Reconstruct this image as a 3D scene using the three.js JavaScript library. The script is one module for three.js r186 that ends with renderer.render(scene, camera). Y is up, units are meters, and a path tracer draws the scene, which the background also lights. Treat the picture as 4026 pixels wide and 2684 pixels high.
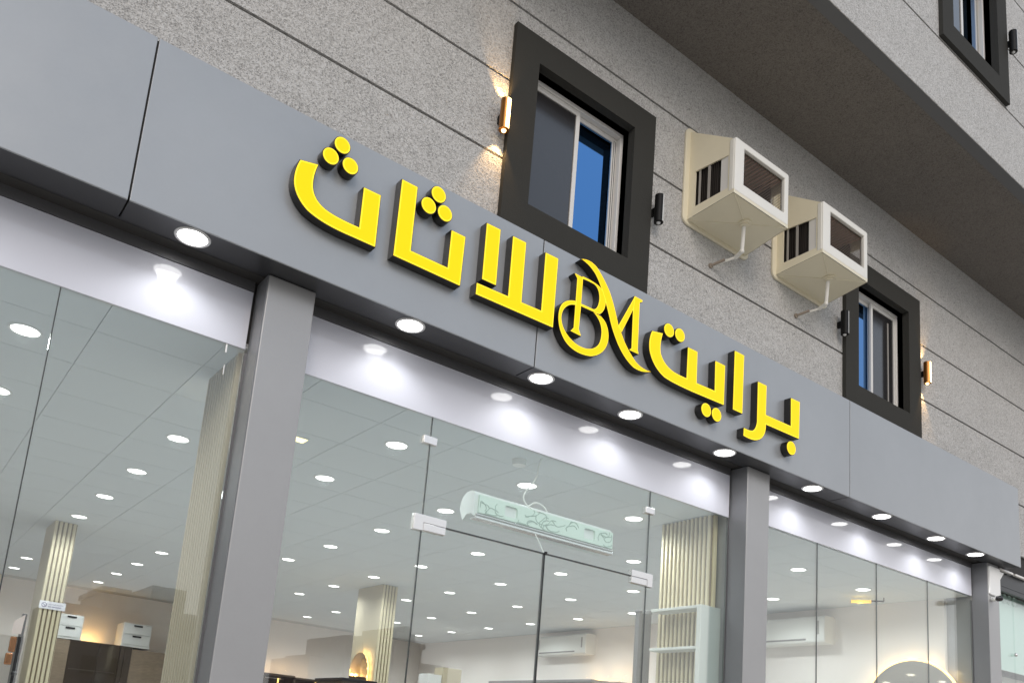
import * as THREE from 'three';
import { mergeGeometries, toCreasedNormals } from 'three/addons/utils/BufferGeometryUtils.js';
import { RoundedBoxGeometry } from 'three/addons/geometries/RoundedBoxGeometry.js';

// ---------------------------------------------------------------- camera, sky, sun, exposure
const scene = new THREE.Scene();
const FULL_W = 4140.2, FULL_H = 4490.2, FOCAL = 3396.1;           // the photograph is the upper part of a taller frame: the lens is shifted
const camera = new THREE.PerspectiveCamera(THREE.MathUtils.radToDeg(2 * Math.atan(FULL_H / 2 / FOCAL)), FULL_W / FULL_H, 0.05, 400);
camera.setViewOffset(FULL_W, FULL_H, 114.2, 0, 4026, 2684);
camera.position.set(0, 1.6, 4.2);
camera.rotation.set(THREE.MathUtils.degToRad(11.542), THREE.MathUtils.degToRad(-35.61), THREE.MathUtils.degToRad(4.84), 'YXZ');
scene.add(camera);

function skyTexture() {                                            // clear evening sky: pale at the horizon, deep blue above
  const w = 256, h = 128, d = new Float32Array(w * h * 4);
  const stops = [[-90, .30, .28, .26], [-0.01, .34, .32, .30], [0, 1.02, .99, .98], [8, .98, .98, .99], [18, .86, .90, .96], [32, .72, .85, 1.05], [50, .80, .93, 1.14], [90, .86, .98, 1.16]];
  for (let y = 0; y < h; y++) {
    const e = (y + .5) / h * 180 - 90;
    let k = 0; while (k < stops.length - 2 && e > stops[k + 1][0]) k++;
    const a = stops[k], b = stops[k + 1], t = Math.min(1, Math.max(0, (e - a[0]) / (b[0] - a[0])));
    for (let x = 0; x < w; x++) { const o = (y * w + x) * 4; for (let c = 0; c < 3; c++) d[o + c] = 1.06 * (a[c + 1] + (b[c + 1] - a[c + 1]) * t); d[o + 3] = 1; }
  }
  const t = new THREE.DataTexture(d, w, h, THREE.RGBAFormat, THREE.FloatType);
  t.mapping = THREE.EquirectangularReflectionMapping; t.magFilter = t.minFilter = THREE.LinearFilter; t.needsUpdate = true;
  return t;
}
scene.background = skyTexture();
scene.environment = scene.background;
const sun = new THREE.DirectionalLight(new THREE.Color(1, .87, .75), 1.3);
sun.position.set(-12, 24, 31); sun.target.position.set(4, 4, 0);
sun.castShadow = true; sun.shadow.radius = 60; sun.shadow.mapSize.set(2048, 2048);
Object.assign(sun.shadow.camera, { left: -20, right: 20, top: 20, bottom: -20, near: 1, far: 120 });
scene.add(sun, sun.target);

const renderer = new THREE.WebGLRenderer({ antialias: true });
renderer.setSize(1024, 682);
renderer.toneMapping = THREE.LinearToneMapping;
renderer.toneMappingExposure = 1;
renderer.shadowMap.enabled = true;

// ---------------------------------------------------------------- helpers
let seed = 7;
const rnd = () => { seed = (seed * 1664525 + 1013904223) >>> 0; return seed / 4294967296; };
const names = new Map();
function numbered(n) { const k = names.get(n) || 0; names.set(n, k + 1); return k ? n + '_' + String(k).padStart(3, '0') : n; }
function thing(name, label, category, group, kind) {
  const o = new THREE.Group(); o.name = numbered(name); scene.add(o);
  o.userData = { label, category }; if (group) o.userData.group = group; if (kind) o.userData.kind = kind;
  return o;
}
function struct(name) { const o = new THREE.Group(); o.name = name; o.userData = { kind: 'structure' }; scene.add(o); return o; }
function sub(name, parent) { const o = new THREE.Group(); o.name = name; parent.add(o); return o; }
function part(name, geos, mat, parent, label) {
  let g = Array.isArray(geos) ? (geos.length > 1 ? mergeGeometries(geos.map(clean)) : geos[0]) : geos;
  const m = new THREE.Mesh(g, mat); m.name = name; m.castShadow = m.receiveShadow = true;
  if (label) m.userData.label = label;
  parent.add(m); return m;
}
function clean(g) { const n = g.index ? g.toNonIndexed() : g; for (const k of Object.keys(n.attributes)) if (!['position', 'normal', 'uv'].includes(k)) n.deleteAttribute(k); return n; }
function muv(g0) {                                                 // texture coordinates in metres, by the side that a face looks to
  const g = clean(g0), p = g.attributes.position, n = g.attributes.normal, uv = new Float32Array(p.count * 2);
  for (let i = 0; i < p.count; i++) {
    const ax = Math.abs(n.getX(i)), ay = Math.abs(n.getY(i)), az = Math.abs(n.getZ(i));
    if (ay > ax && ay > az) { uv[2 * i] = p.getX(i); uv[2 * i + 1] = p.getZ(i); }
    else if (ax > az) { uv[2 * i] = p.getZ(i); uv[2 * i + 1] = p.getY(i); }
    else { uv[2 * i] = p.getX(i); uv[2 * i + 1] = p.getY(i); }
  }
  g.setAttribute('uv', new THREE.BufferAttribute(uv, 2)); return g;
}
const b6 = (x0, x1, y0, y1, z0, z1) => muv(new THREE.BoxGeometry(x1 - x0, y1 - y0, z1 - z0).translate((x0 + x1) / 2, (y0 + y1) / 2, (z0 + z1) / 2));
const rb = (x0, x1, y0, y1, z0, z1, r = .004, s = 2) => muv(new RoundedBoxGeometry(x1 - x0, y1 - y0, z1 - z0, s, r).translate((x0 + x1) / 2, (y0 + y1) / 2, (z0 + z1) / 2));
const cyl = (r, h, x, y, z, seg = 24) => new THREE.CylinderGeometry(r, r, h, seg).translate(x, y, z);
const V = (a) => new THREE.Vector3(...a);
const tube = (pts, r, seg = 24, rs = 8) => new THREE.TubeGeometry(new THREE.CatmullRomCurve3(pts.map(V)), seg, r, rs, false);
const bar = (a, b, r, rs = 8) => new THREE.TubeGeometry(new THREE.LineCurve3(V(a), V(b)), 1, r, rs, false);
function rectShape(x0, x1, y0, y1) { const s = new THREE.Shape(); s.moveTo(x0, y0); s.lineTo(x1, y0); s.lineTo(x1, y1); s.lineTo(x0, y1); s.closePath(); return s; }
function rectHole(x0, x1, y0, y1) { const s = new THREE.Path(); s.moveTo(x0, y0); s.lineTo(x0, y1); s.lineTo(x1, y1); s.lineTo(x1, y0); s.closePath(); return s; }
function roundRect(x0, x1, y0, y1, r, hole) {
  const s = hole ? new THREE.Path() : new THREE.Shape();
  s.moveTo(x0 + r, y0); s.lineTo(x1 - r, y0); s.quadraticCurveTo(x1, y0, x1, y0 + r); s.lineTo(x1, y1 - r); s.quadraticCurveTo(x1, y1, x1 - r, y1);
  s.lineTo(x0 + r, y1); s.quadraticCurveTo(x0, y1, x0, y1 - r); s.lineTo(x0, y0 + r); s.quadraticCurveTo(x0, y0, x0 + r, y0); return s;
}
function ext(shape, z0, z1, bevel = 0, seg = 12) {                 // extrude along z from z0 to z1
  return muv(new THREE.ExtrudeGeometry(shape, { depth: z1 - z0 - 2 * bevel, bevelEnabled: bevel > 0, bevelSize: bevel, bevelThickness: bevel, bevelOffset: -bevel, bevelSegments: 2, curveSegments: seg }).translate(0, 0, z0 + bevel));
}
function quads(list) {                                             // list of polygons (3 or 4 corners)
  const pos = [];
  for (const q of list) { pos.push(...q[0], ...q[1], ...q[2]); if (q[3]) pos.push(...q[0], ...q[2], ...q[3]); }
  const g = new THREE.BufferGeometry(); g.setAttribute('position', new THREE.Float32BufferAttribute(pos, 3)); g.computeVertexNormals();
  return muv(g);
}

// tileable noise
function noiseTex(size, octaves, shade, seedN, srgb) {
  let s = seedN; const r = () => { s = (s * 1664525 + 1013904223) >>> 0; return s / 4294967296; };
  const layers = octaves.map(([cells, amp, ridge]) => { const a = new Float32Array(cells * cells); for (let i = 0; i < a.length; i++) a[i] = r(); return { cells, amp, a, ridge }; });
  const d = new Uint8Array(size * size * 4);
  for (let y = 0; y < size; y++) for (let x = 0; x < size; x++) {
    let v = 0;
    for (const { cells, amp, a, ridge } of layers) {
      const fx = x / size * cells, fy = y / size * cells, ix = fx | 0, iy = fy | 0; let tx = fx - ix, ty = fy - iy;
      tx = tx * tx * (3 - 2 * tx); ty = ty * ty * (3 - 2 * ty);
      const x1 = (ix + 1) % cells, y1 = (iy + 1) % cells;
      let n = (a[iy * cells + ix] * (1 - tx) + a[iy * cells + x1] * tx) * (1 - ty) + (a[y1 * cells + ix] * (1 - tx) + a[y1 * cells + x1] * tx) * ty;
      n = n * 2 - 1; if (ridge) n = 1 - 3.2 * Math.abs(n);
      v += amp * n;
    }
    const c = shade(v), o = (y * size + x) * 4;
    for (let k = 0; k < 3; k++) d[o + k] = Math.max(0, Math.min(255, Math.round(c[k] * 255)));
    d[o + 3] = 255;
  }
  const t = new THREE.DataTexture(d, size, size, THREE.RGBAFormat);
  t.wrapS = t.wrapT = THREE.RepeatWrapping; t.magFilter = THREE.LinearFilter; t.minFilter = THREE.LinearFilter; t.needsUpdate = true;
  if (srgb) t.colorSpace = THREE.SRGBColorSpace;
  return t;
}
const rep = (t, m) => { t.repeat.set(1 / m, 1 / m); return t; };   // one tile covers m metres
const stuccoOct = [[2, .07], [7, .09], [24, .06], [130, .36, true], [230, .42, true], [420, .25]];
const stuccoMap = rep(noiseTex(1024, stuccoOct, (v) => { const k = .89 + .33 * v; return [k, k * .985, k * .955]; }, 11), 1.5);
const stuccoBump = rep(noiseTex(1024, stuccoOct, (v) => { const k = .5 + .35 * v; return [k, k, k]; }, 11), 1.5);
const fineBump = rep(noiseTex(512, [[60, .4], [200, .6]], (v) => { const k = .5 + .4 * v; return [k, k, k]; }, 5), 1.0);
const dustMap = rep(noiseTex(512, [[3, .5], [9, .3], [40, .15], [220, .12]], (v) => { const k = .93 + .055 * v; return [k, k, k]; }, 21), 2.6);
const roughMap = rep(noiseTex(512, [[4, .5], [16, .35], [90, .2]], (v) => { const k = .80 + .16 * v; return [k, k, k]; }, 33), 1.9);
const woodMap = (() => {                                           // straight oak grain
  const t = noiseTex(512, [[6, .3], [64, .4], [256, .3]], (v) => { const k = .8 + .22 * v; return [k, k * .93, k * .84]; }, 9); t.repeat.set(.25, 1.6); return t; })();

const S = (o) => new THREE.MeshStandardMaterial({ roughness: .7, ...o });
const P = (o) => new THREE.MeshPhysicalMaterial({ roughness: .5, ...o });
const C = (r, g, b) => new THREE.Color().setRGB(r, g, b);
const M = {
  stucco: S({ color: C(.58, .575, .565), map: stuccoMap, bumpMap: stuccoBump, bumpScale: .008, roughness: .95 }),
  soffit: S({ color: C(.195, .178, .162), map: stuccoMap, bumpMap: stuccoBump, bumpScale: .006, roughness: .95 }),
  soffitStrip: S({ color: C(.13, .132, .135), bumpMap: fineBump, bumpScale: .0006, roughness: .8 }),
  groove: S({ color: C(.035, .033, .031), roughness: .9 }),
  trim: P({ color: C(.050, .049, .044), bumpMap: fineBump, bumpScale: .0012, roughness: .9, specularIntensity: .25, map: dustMap }),
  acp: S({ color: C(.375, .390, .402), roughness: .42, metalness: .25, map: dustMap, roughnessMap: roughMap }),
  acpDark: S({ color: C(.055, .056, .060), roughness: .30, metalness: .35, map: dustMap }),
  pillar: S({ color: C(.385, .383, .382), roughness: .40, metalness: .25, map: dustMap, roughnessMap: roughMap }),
  pillarShadedSide: S({ color: C(.20, .205, .215), roughness: .38, metalness: .3, map: dustMap }),  // darker than the pillar front: shade of the left return put into its colour
  band: P({ color: C(.60, .61, .675), roughness: .45, clearcoat: 1, clearcoatRoughness: .04 }),
  channel: S({ color: C(.16, .16, .165), roughness: .4, metalness: .5 }),
  alu: S({ color: C(.74, .72, .68), roughness: .42, metalness: .1 }),
  aluDark: S({ color: C(.10, .10, .10), roughness: .5 }),
  steel: S({ color: C(.75, .74, .73), roughness: .22, metalness: .75 }),
  silicone: S({ color: C(.045, .05, .05), roughness: .4 }),
  edge: P({ color: C(.20, .30, .27), roughness: .2 }),
  glass: P({ color: C(.945, .975, .968), roughness: 0, transmission: 1, thickness: 0, ior: 1.68 }),
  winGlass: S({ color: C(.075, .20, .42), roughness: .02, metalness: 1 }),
  screen: P({ color: C(.028, .027, .028), roughness: .10, ior: 1.62 }),
  winDark: S({ color: C(.012, .013, .016), roughness: .4 }),
  letterSide: S({ color: C(.012, .011, .010), roughness: .35 }),
  letterFace: P({ color: C(.80, .47, .0), roughness: .42, specularIntensity: .35, emissive: C(1, .58, 0), emissiveIntensity: .68 }),
  letterRim: P({ color: C(.82, .62, .02), roughness: .42, specularIntensity: .35, emissive: C(1, .74, .04), emissiveIntensity: .72 }),
  lampRing: S({ color: C(.75, .75, .75), roughness: .35 }),
  lampExt: S({ color: C(.9, .9, .9), emissive: C(1, .99, .97), emissiveIntensity: 9 }),
  lampInt: S({ color: C(.9, .9, .9), emissive: C(1, .985, .95), emissiveIntensity: 4 }),
  sconceBlack: P({ color: C(.008, .008, .008), roughness: .5, specularIntensity: .35 }),
  sconceLitBody: S({ color: C(.34, .15, .04), roughness: .3, metalness: .8 }),  // lit lamps only: amber glow put into the body colour, unlit bodies are black
  sconceStrip: S({ color: C(.7, .7, .68), roughness: .35 }),
  sconceGlow: S({ color: C(.9, .7, .4), emissive: C(1, .70, .30), emissiveIntensity: 6 }),
  hood: P({ color: C(.83, .76, .57), roughness: .42, clearcoat: .25, clearcoatRoughness: .3, map: dustMap }),
  hoodFront: P({ color: C(.84, .815, .74), roughness: .42, clearcoat: .25, clearcoatRoughness: .3, map: dustMap }),
  hoodDark: S({ color: C(.018, .013, .010), roughness: .8 }),
  hoodFin: S({ color: C(.80, .54, .42), roughness: .5, metalness: .3 }),
  hoodNet: S({ color: C(.15, .12, .10), roughness: .6 }),
  hoodStrut: S({ color: C(.35, .33, .30), roughness: .6 }),
  pvc: S({ color: C(.74, .72, .66), roughness: .45 }),
  pvcDirty: S({ color: C(.30, .25, .20), roughness: .8 }),
  tile: S({ color: C(.655, .685, .695), roughness: .92, bumpMap: fineBump, bumpScale: .0008 }),
  tileGap: S({ color: C(.50, .515, .515), roughness: .9 }),
  wallIn: S({ color: C(.88, .82, .775), roughness: .9, bumpMap: fineBump, bumpScale: .0005 }),
  floorIn: S({ color: C(.38, .375, .37), roughness: .22 }),
  slat: S({ color: C(.66, .58, .40), roughness: .55 }),
  slatGrey: S({ color: C(.47, .41, .315), roughness: .6 }),
  slatCore: S({ color: C(.25, .20, .135), roughness: .7 }),
  colPlain: S({ color: C(.55, .48, .35), roughness: .6 }),
  white: S({ color: C(.80, .80, .78), roughness: .4 }),
  shelf: S({ color: C(.72, .73, .69), roughness: .45 }),
  shelfSide: S({ color: C(.52, .555, .535), roughness: .5 }),
  greyWood: S({ color: C(.22, .215, .21), roughness: .6 }),
  wood: S({ color: C(.36, .29, .22), roughness: .55, map: woodMap }),
  darkWood: S({ color: C(.075, .055, .040), roughness: .35, map: woodMap }),
  darkGlass: P({ color: C(.05, .035, .022), roughness: .08, clearcoat: 1, clearcoatRoughness: .03 }),
  ledWarm: S({ color: C(.9, .7, .4), emissive: C(1, .58, .15), emissiveIntensity: 3.0 }),
  mirror: S({ color: C(.90, .82, .71), roughness: .03, metalness: 1 }),
  copper: S({ color: C(.62, .30, .16), roughness: .22, metalness: 1 }),
  pink: S({ color: C(.58, .47, .43), roughness: .3 }),
  foam: S({ color: C(.66, .79, .71), roughness: .8 }),
  foamLine: S({ color: C(.36, .48, .42), roughness: .8 }),
  curtainBody: S({ color: C(.72, .76, .74), roughness: .45 }),
  cable: S({ color: C(.82, .83, .80), roughness: .5 }),
  acBody: S({ color: C(.78, .77, .73), roughness: .4 }),
  acDark: S({ color: C(.20, .19, .18), roughness: .6 }),
  yellow: S({ color: C(.85, .60, .12), emissive: C(1, .62, .10), emissiveIntensity: .9 }),
  black: S({ color: C(.01, .01, .012), roughness: .25 }),
  blackSign: S({ color: C(.012, .013, .014), roughness: .35 }),
  frosted: P({ color: C(.62, .78, .70), roughness: .25, clearcoat: .6 }),
  pave: S({ color: C(.56, .52, .47), roughness: .9, map: stuccoMap }),
  kerb: S({ color: C(.40, .39, .37), roughness: .9 }),
  road: S({ color: C(.10, .10, .10), roughness: .9, map: stuccoMap }),
  sand: S({ color: C(.36, .31, .25), roughness: 1, map: stuccoMap }),
  line: S({ color: C(.75, .75, .72), roughness: .8 }),
  farWall: S({ color: C(.15, .13, .135), roughness: .95 }),
  farWall2: S({ color: C(.20, .155, .16), roughness: .95 }),
  farDark: S({ color: C(.03, .03, .035), roughness: .3 }),
};

// key heights and planes (metres): fascia face z = 0, wall face z = -0.2, glass z = -0.34
const SOF = 4.051, FTOP = 4.972, ZW = -.20, ZG = -.336, CEIL = 3.674, BAND = 3.655;
const PIL = [[-2.75, -2.47], [1.412, 1.690], [5.577, 5.868], [9.735, 9.985]];

// ---------------------------------------------------------------- ground
{
  const g = struct('ground'); part('terrain', b6(-150, 150, -.45, -.18, -150, 150), M.sand, g);
  const r = struct('road'); part('asphalt', b6(-150, 150, -.18, -.150, 12.6, 30), M.road, r);
  for (let k = -12; k < 14; k++) part('lane_mark', b6(k * 6, k * 6 + 2.6, -.150, -.146, 21.2, 21.35), M.line, r);
  const p = struct('pavement'); part('paving', b6(-40, 40, -.18, 0, -.9, 12.45), M.pave, p); part('kerb', rb(-40, 40, -.18, .004, 12.45, 12.6, .02), M.kerb, p);
}

// ---------------------------------------------------------------- the building: grooved stucco walls, overhang, windows
const building = thing('shop_building', 'grey stucco building with grooved walls, dark framed windows and a projecting upper floor', 'building');
const WIN = [{ x0: 2.897, x1: 4.311, i0: 3.118, i1: 4.086 }, { x0: 6.995, x1: 8.378, i0: 7.213, i1: 8.150 }];
const WO = [5.09, 6.656], WI = [5.305, 6.441];
{
  const g = [4.310, 4.938, 5.572, 6.196, 6.824, 7.467], h = .0105;
  for (let k = 0; k < 5; k++) {                                    // bands of render between the grooves, notched round the window surrounds
    const y0 = g[k] + (k ? h : 0), y1 = g[k + 1] - (k < 4 ? h : 0), rects = [];
    let x = -6;
    for (const w of WIN) {
      rects.push([x, w.x0 + .02, y0, y1]);
      if (y1 > WO[1]) rects.push([w.x0 + .02, w.x1 - .02, Math.max(y0, WO[1] - .02), y1]);
      if (y0 < WO[0]) rects.push([w.x0 + .02, w.x1 - .02, y0, Math.min(y1, WO[0] + .02)]);
      x = w.x1 - .02;
    }
    rects.push([x, 18, y0, y1]);
    part('wall_panel', rects.map((r) => b6(r[0], r[1], r[2], r[3], ZW - .03, ZW)), M.stucco, building);
  }
  const back = [];                                                 // the wall behind the grooves
  let x = -6; for (const w of WIN) { back.push(b6(x, w.i0, 4.06, 7.467, -.6, ZW - .03)); back.push(b6(w.i0, w.i1, 4.06, WI[0], -.6, ZW - .03), b6(w.i0, w.i1, WI[1], 7.467, -.6, ZW - .03)); x = w.i1; }
  back.push(b6(x, 18, 4.06, 7.467, -.6, ZW - .03));
  part('backing_wall', back, M.groove, building);
  WIN.forEach((w) => part('window_recess', b6(w.i0 - .05, w.i1 + .05, WI[0] - .05, WI[1] + .05, -.66, -.6), M.winDark, building));
  // projecting upper floor
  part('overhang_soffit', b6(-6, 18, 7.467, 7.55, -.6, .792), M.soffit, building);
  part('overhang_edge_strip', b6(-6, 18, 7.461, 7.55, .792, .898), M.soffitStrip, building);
  const ug = [7.462, 8.183, 8.932, 9.652, 10.37, 13.0], uw = { x0: 6.746, x1: 8.048 };
  for (let k = 0; k < 5; k++) {
    const y0 = ug[k] + (k ? h : 0), y1 = ug[k + 1] - (k < 4 ? h : 0);
    const rr = [[-6, uw.x0 + .02, y0, y1], [uw.x1 - .02, 18, y0, y1]];
    if (y1 > 9.76) rr.push([uw.x0 + .02, uw.x1 - .02, Math.max(y0, 9.74), y1]);
    if (y0 < 8.2) rr.push([uw.x0 + .02, uw.x1 - .02, y0, Math.min(y1, 8.22)]);
    part('wall_panel', rr.map((r) => b6(r[0], r[1], r[2], r[3], .875, .905)), M.stucco, building);
  }
  part('backing_wall', [b6(-6, 6.94, 7.55, 13, .5, .875), b6(7.84, 18, 7.55, 13, .5, .875), b6(6.94, 7.84, 7.55, 8.41, .5, .875), b6(6.94, 7.84, 9.55, 13, .5, .875), b6(6.9, 7.9, 8.35, 9.6, .45, .5)], M.groove, building);
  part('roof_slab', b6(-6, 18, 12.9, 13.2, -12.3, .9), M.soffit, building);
  part('side_wall', [b6(-6, -5.8, 0, 12.9, -12.3, -.6), b6(17.8, 18, 0, 12.9, -12.3, -.6), b6(-6, 18, 0, 12.9, -12.5, -12.3)], M.stucco, building);
}
function makeWindow(label, X0, X1, I0, I1, yo, yi, z, flip) {      // sliding window in a dark rendered surround; flip: insect screen on the right
  const w = sub('window', building); w.userData.label = label;
  const s = rectShape(X0, X1, yo[0], yo[1]); s.holes.push(rectHole(I0, I1, yi[0], yi[1]));
  part('surround', ext(s, z - .20, z + .04, 0), M.trim, w);
  const zf = z - .085, f = [], y0 = yi[0], y1 = yi[1], mid = I0 + (I1 - I0) * (flip ? .50 : .515);
  f.push(rb(I0 + .002, I1 - .002, y1 - .034, y1 - .002, zf - .075, zf), rb(I0 + .002, I1 - .002, y0 + .002, y0 + .03, zf - .075, zf));
  f.push(rb(I0 + .002, I0 + .03, y0 + .03, y1 - .034, zf - .075, zf), rb(I1 - .03, I1 - .002, y0 + .03, y1 - .034, zf - .075, zf));
  part('frame', f, M.alu, w);
  const sash = (a, b, zz, mat, tw, far) => {
    const q = rectShape(a, b, y0 + .031, y1 - .036); q.holes.push(rectHole(a + tw[0], b - tw[1], y0 + .031 + .045, y1 - .036 - .038));
    part('sash', ext(q, zz - .024, zz, .002), M.alu, w);
    part('pane', b6(a + tw[0] - .006, b - tw[1] + .006, y0 + .07, y1 - .068, zz - .016, zz - .010), mat, w);
    if (far) part('seal', [b6(b - tw[1] + .012, b - tw[1] + .018, y0 + .07, y1 - .06, zz, zz + .002), b6(b - .014, b - .008, y0 + .07, y1 - .06, zz, zz + .002)], M.aluDark, w);
  };
  if (!flip) { sash(I0 + .031, mid + .022, zf - .012, M.screen, [.012, .036]); sash(mid - .016, I1 - .031, zf - .044, M.winGlass, [.03, .045], true); }
  else { sash(mid - .022, I1 - .031, zf - .012, M.screen, [.036, .028]); sash(I0 + .031, mid + .016, zf - .044, M.winGlass, [.028, .03]); }
  if (flip) part('curtain_edge', b6(I1 - .17, I1 - .15, y0 + .08, y1 - .14, zf - .020, zf - .016), M.hoodStrut, w);
  part('blind', b6(I0 + .01, I1 - .01, y0 + .01, y1 - .01, zf - .10, zf - .09), M.winDark, w);
  return w;
}
makeWindow('large dark framed sliding window above the word left of the emblem', WIN[0].x0, WIN[0].x1, WIN[0].i0, WIN[0].i1, WO, WI, ZW, false);
makeWindow('dark framed sliding window right of the two air conditioner hoods', WIN[1].x0, WIN[1].x1, WIN[1].i0, WIN[1].i1, WO, WI, ZW, true);
makeWindow('dark framed window of the projecting upper floor', 6.746, 8.048, 6.944, 7.84, [8.203, 9.76], [8.41, 9.55], .905, false);

// ---------------------------------------------------------------- fascia
const fascia = thing('shop_fascia', 'long grey metal panel fascia above the shop windows carrying the yellow sign', 'fascia');
{
  const j = [-4.4, -1.9, .625, 3.165, 6.802, 10.172], gp = .0045;
  part('fascia_backing', b6(-4.4, 10.165, SOF + .03, FTOP - .01, -.195, -.012), M.groove, fascia);
  for (let k = 0; k < 5; k++) {
    const a = j[k] + (k ? gp : 0), b = j[k + 1] - (k < 4 ? gp : 0);
    part('fascia_panel', rb(a, b, SOF, FTOP, -.012, 0, .003), M.acp, fascia);
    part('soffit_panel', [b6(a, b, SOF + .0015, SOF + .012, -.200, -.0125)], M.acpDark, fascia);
    part('top_cap', b6(a, b, FTOP - .012, FTOP - .001, -.199, -.0125), M.acp, fascia);
  }
  part('end_cap', b6(10.1655, 10.172, SOF + .012, FTOP - .012, -.199, -.0125), M.acp, fascia);
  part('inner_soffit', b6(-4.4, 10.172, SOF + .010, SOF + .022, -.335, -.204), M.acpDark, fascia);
  part('bulkhead', b6(-4.4, 10.172, 3.70, 4.062, -.60, -.352), M.groove, fascia);
}
PIL.forEach(([a, b], k) => {
  const p = thing('cladding_pillar', ['grey clad pillar at the far end of the first window bay', 'grey metal clad pillar between the first window bay and the glass doors', 'grey metal clad pillar between the glass doors and the right window bay', 'grey clad pillar at the right end of the shop carrying the security camera'][k], 'pillar', null, null);
  part('cladding', rb(a, b, 0, SOF - .001, -.62, -.160, .006), M.pillar, p);
  part('side_panel', b6(a - .0045, a - .0005, 0, SOF - .002, -.3355, -.1655), M.pillarShadedSide, p, 'left return of the pillar, shade put into its darker grey');  // thin added sheet that carries the painted shade of the side
  part('edge_trim', [b6(a - .018, a - .005, 0, BAND - .02, -.352, -.337), b6(b + .001, b + .014, 0, BAND - .02, -.352, -.322)], M.channel, p);
});

// ---------------------------------------------------------------- illuminated sign
const sign = thing('shop_sign', 'yellow illuminated Arabic channel letter sign with a BM emblem on the grey fascia', 'sign');
function parsePath(d) {
  const t = d.split(/\s+/), s = new THREE.Shape(); let i = 0;
  while (i < t.length) {
    const c = t[i++];
    if (c === 'M') s.moveTo(+t[i++], +t[i++]); else if (c === 'L') s.lineTo(+t[i++], +t[i++]);
    else if (c === 'Q') s.quadraticCurveTo(+t[i++], +t[i++], +t[i++], +t[i++]);
  }
  return s;
}
function outline(shape, seg) { const p = shape.getPoints(seg); if (p[0].distanceTo(p[p.length - 1]) < 1e-4) p.pop(); return THREE.ShapeUtils.isClockWise(p) ? p.reverse() : p; }
function inset(p, d) {
  const n = p.length;
  return p.map((q, i) => {
    const a = p[(i + n - 1) % n], b = p[(i + 1) % n], e1 = q.clone().sub(a).normalize(), e2 = b.clone().sub(q).normalize();
    const n1 = new THREE.Vector2(-e1.y, e1.x), n2 = new THREE.Vector2(-e2.y, e2.x), m = n1.clone().add(n2), l = m.lengthSq();
    if (l < .05) return q.clone().add(n1.multiplyScalar(d));
    return q.clone().add(m.multiplyScalar(Math.min(2 * d / l, 2.2 * d)));
  });
}
function letter(name, label, paths, dots = [], w = .0045, stagger = 0) {
  const L = sub(name, sign); L.userData.label = label;
  const sides = [], faces = [], cores = [];
  paths.forEach((d, k) => {
    const p = outline(parsePath(d), 14), dz = k * stagger;
    sides.push(ext(new THREE.Shape(p), .004, .0655 + dz)); faces.push(ext(new THREE.Shape(inset(p, w)), .0655 + dz, .0695 + dz)); cores.push(ext(new THREE.Shape(inset(p, w * 2.7)), .0695 + dz, .0701 + dz));
  });
  part('letter_side', sides, M.letterSide, L); part('letter_rim', faces, M.letterRim, L); part('letter_face', cores, M.letterFace, L);
  for (const [x, y, r] of dots) {
    part('letter_side', new THREE.CylinderGeometry(r, r, .0615, 40).rotateX(Math.PI / 2).translate(x, y, .03475), M.letterSide, L);
    part('letter_rim', new THREE.CylinderGeometry(r - w, r - w, .004, 40).rotateX(Math.PI / 2).translate(x, y, .0675), M.letterRim, L);
    part('letter_face', new THREE.CylinderGeometry(r - 2.7 * w, r - 2.7 * w, .0006, 40).rotateX(Math.PI / 2).translate(x, y, .0698), M.letterFace, L);
  }
}
letter('letter', 'curved letter with three dots at the left end of the sign', ['M 1.407 4.642 L 1.519 4.666 Q 1.493 4.581 1.505 4.513 Q 1.521 4.447 1.589 4.425 Q 1.651 4.406 1.796 4.410 L 1.794 4.664 L 1.910 4.666 L 1.914 4.331 L 1.748 4.330 Q 1.577 4.326 1.487 4.366 Q 1.401 4.416 1.388 4.505 Q 1.382 4.572 1.407 4.642'], [[1.637, 4.850, .0515], [1.578, 4.750, .0515], [1.700, 4.750, .0515]]);
letter('letter', 'tall letter joined to a toothed letter with three dots', ['M 2.027 4.833 L 2.140 4.833 L 2.142 4.414 L 2.396 4.414 L 2.397 4.667 L 2.506 4.667 L 2.501 4.329 L 2.027 4.331 Z'], [[2.285, 4.853, .054], [2.225, 4.750, .054], [2.342, 4.752, .054]]);
letter('letter', 'separate upright bar standing over the long base', ['M 2.647 4.832 L 2.761 4.834 L 2.764 4.440 L 2.650 4.439 Z']);
letter('letter', 'two tall strokes on one long base left of the emblem', ['M 2.614 4.404 L 2.858 4.410 L 2.856 4.834 L 2.970 4.836 L 2.972 4.412 L 3.130 4.416 L 3.129 4.837 L 3.245 4.839 L 3.243 4.331 L 2.614 4.322 Z']);
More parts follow.
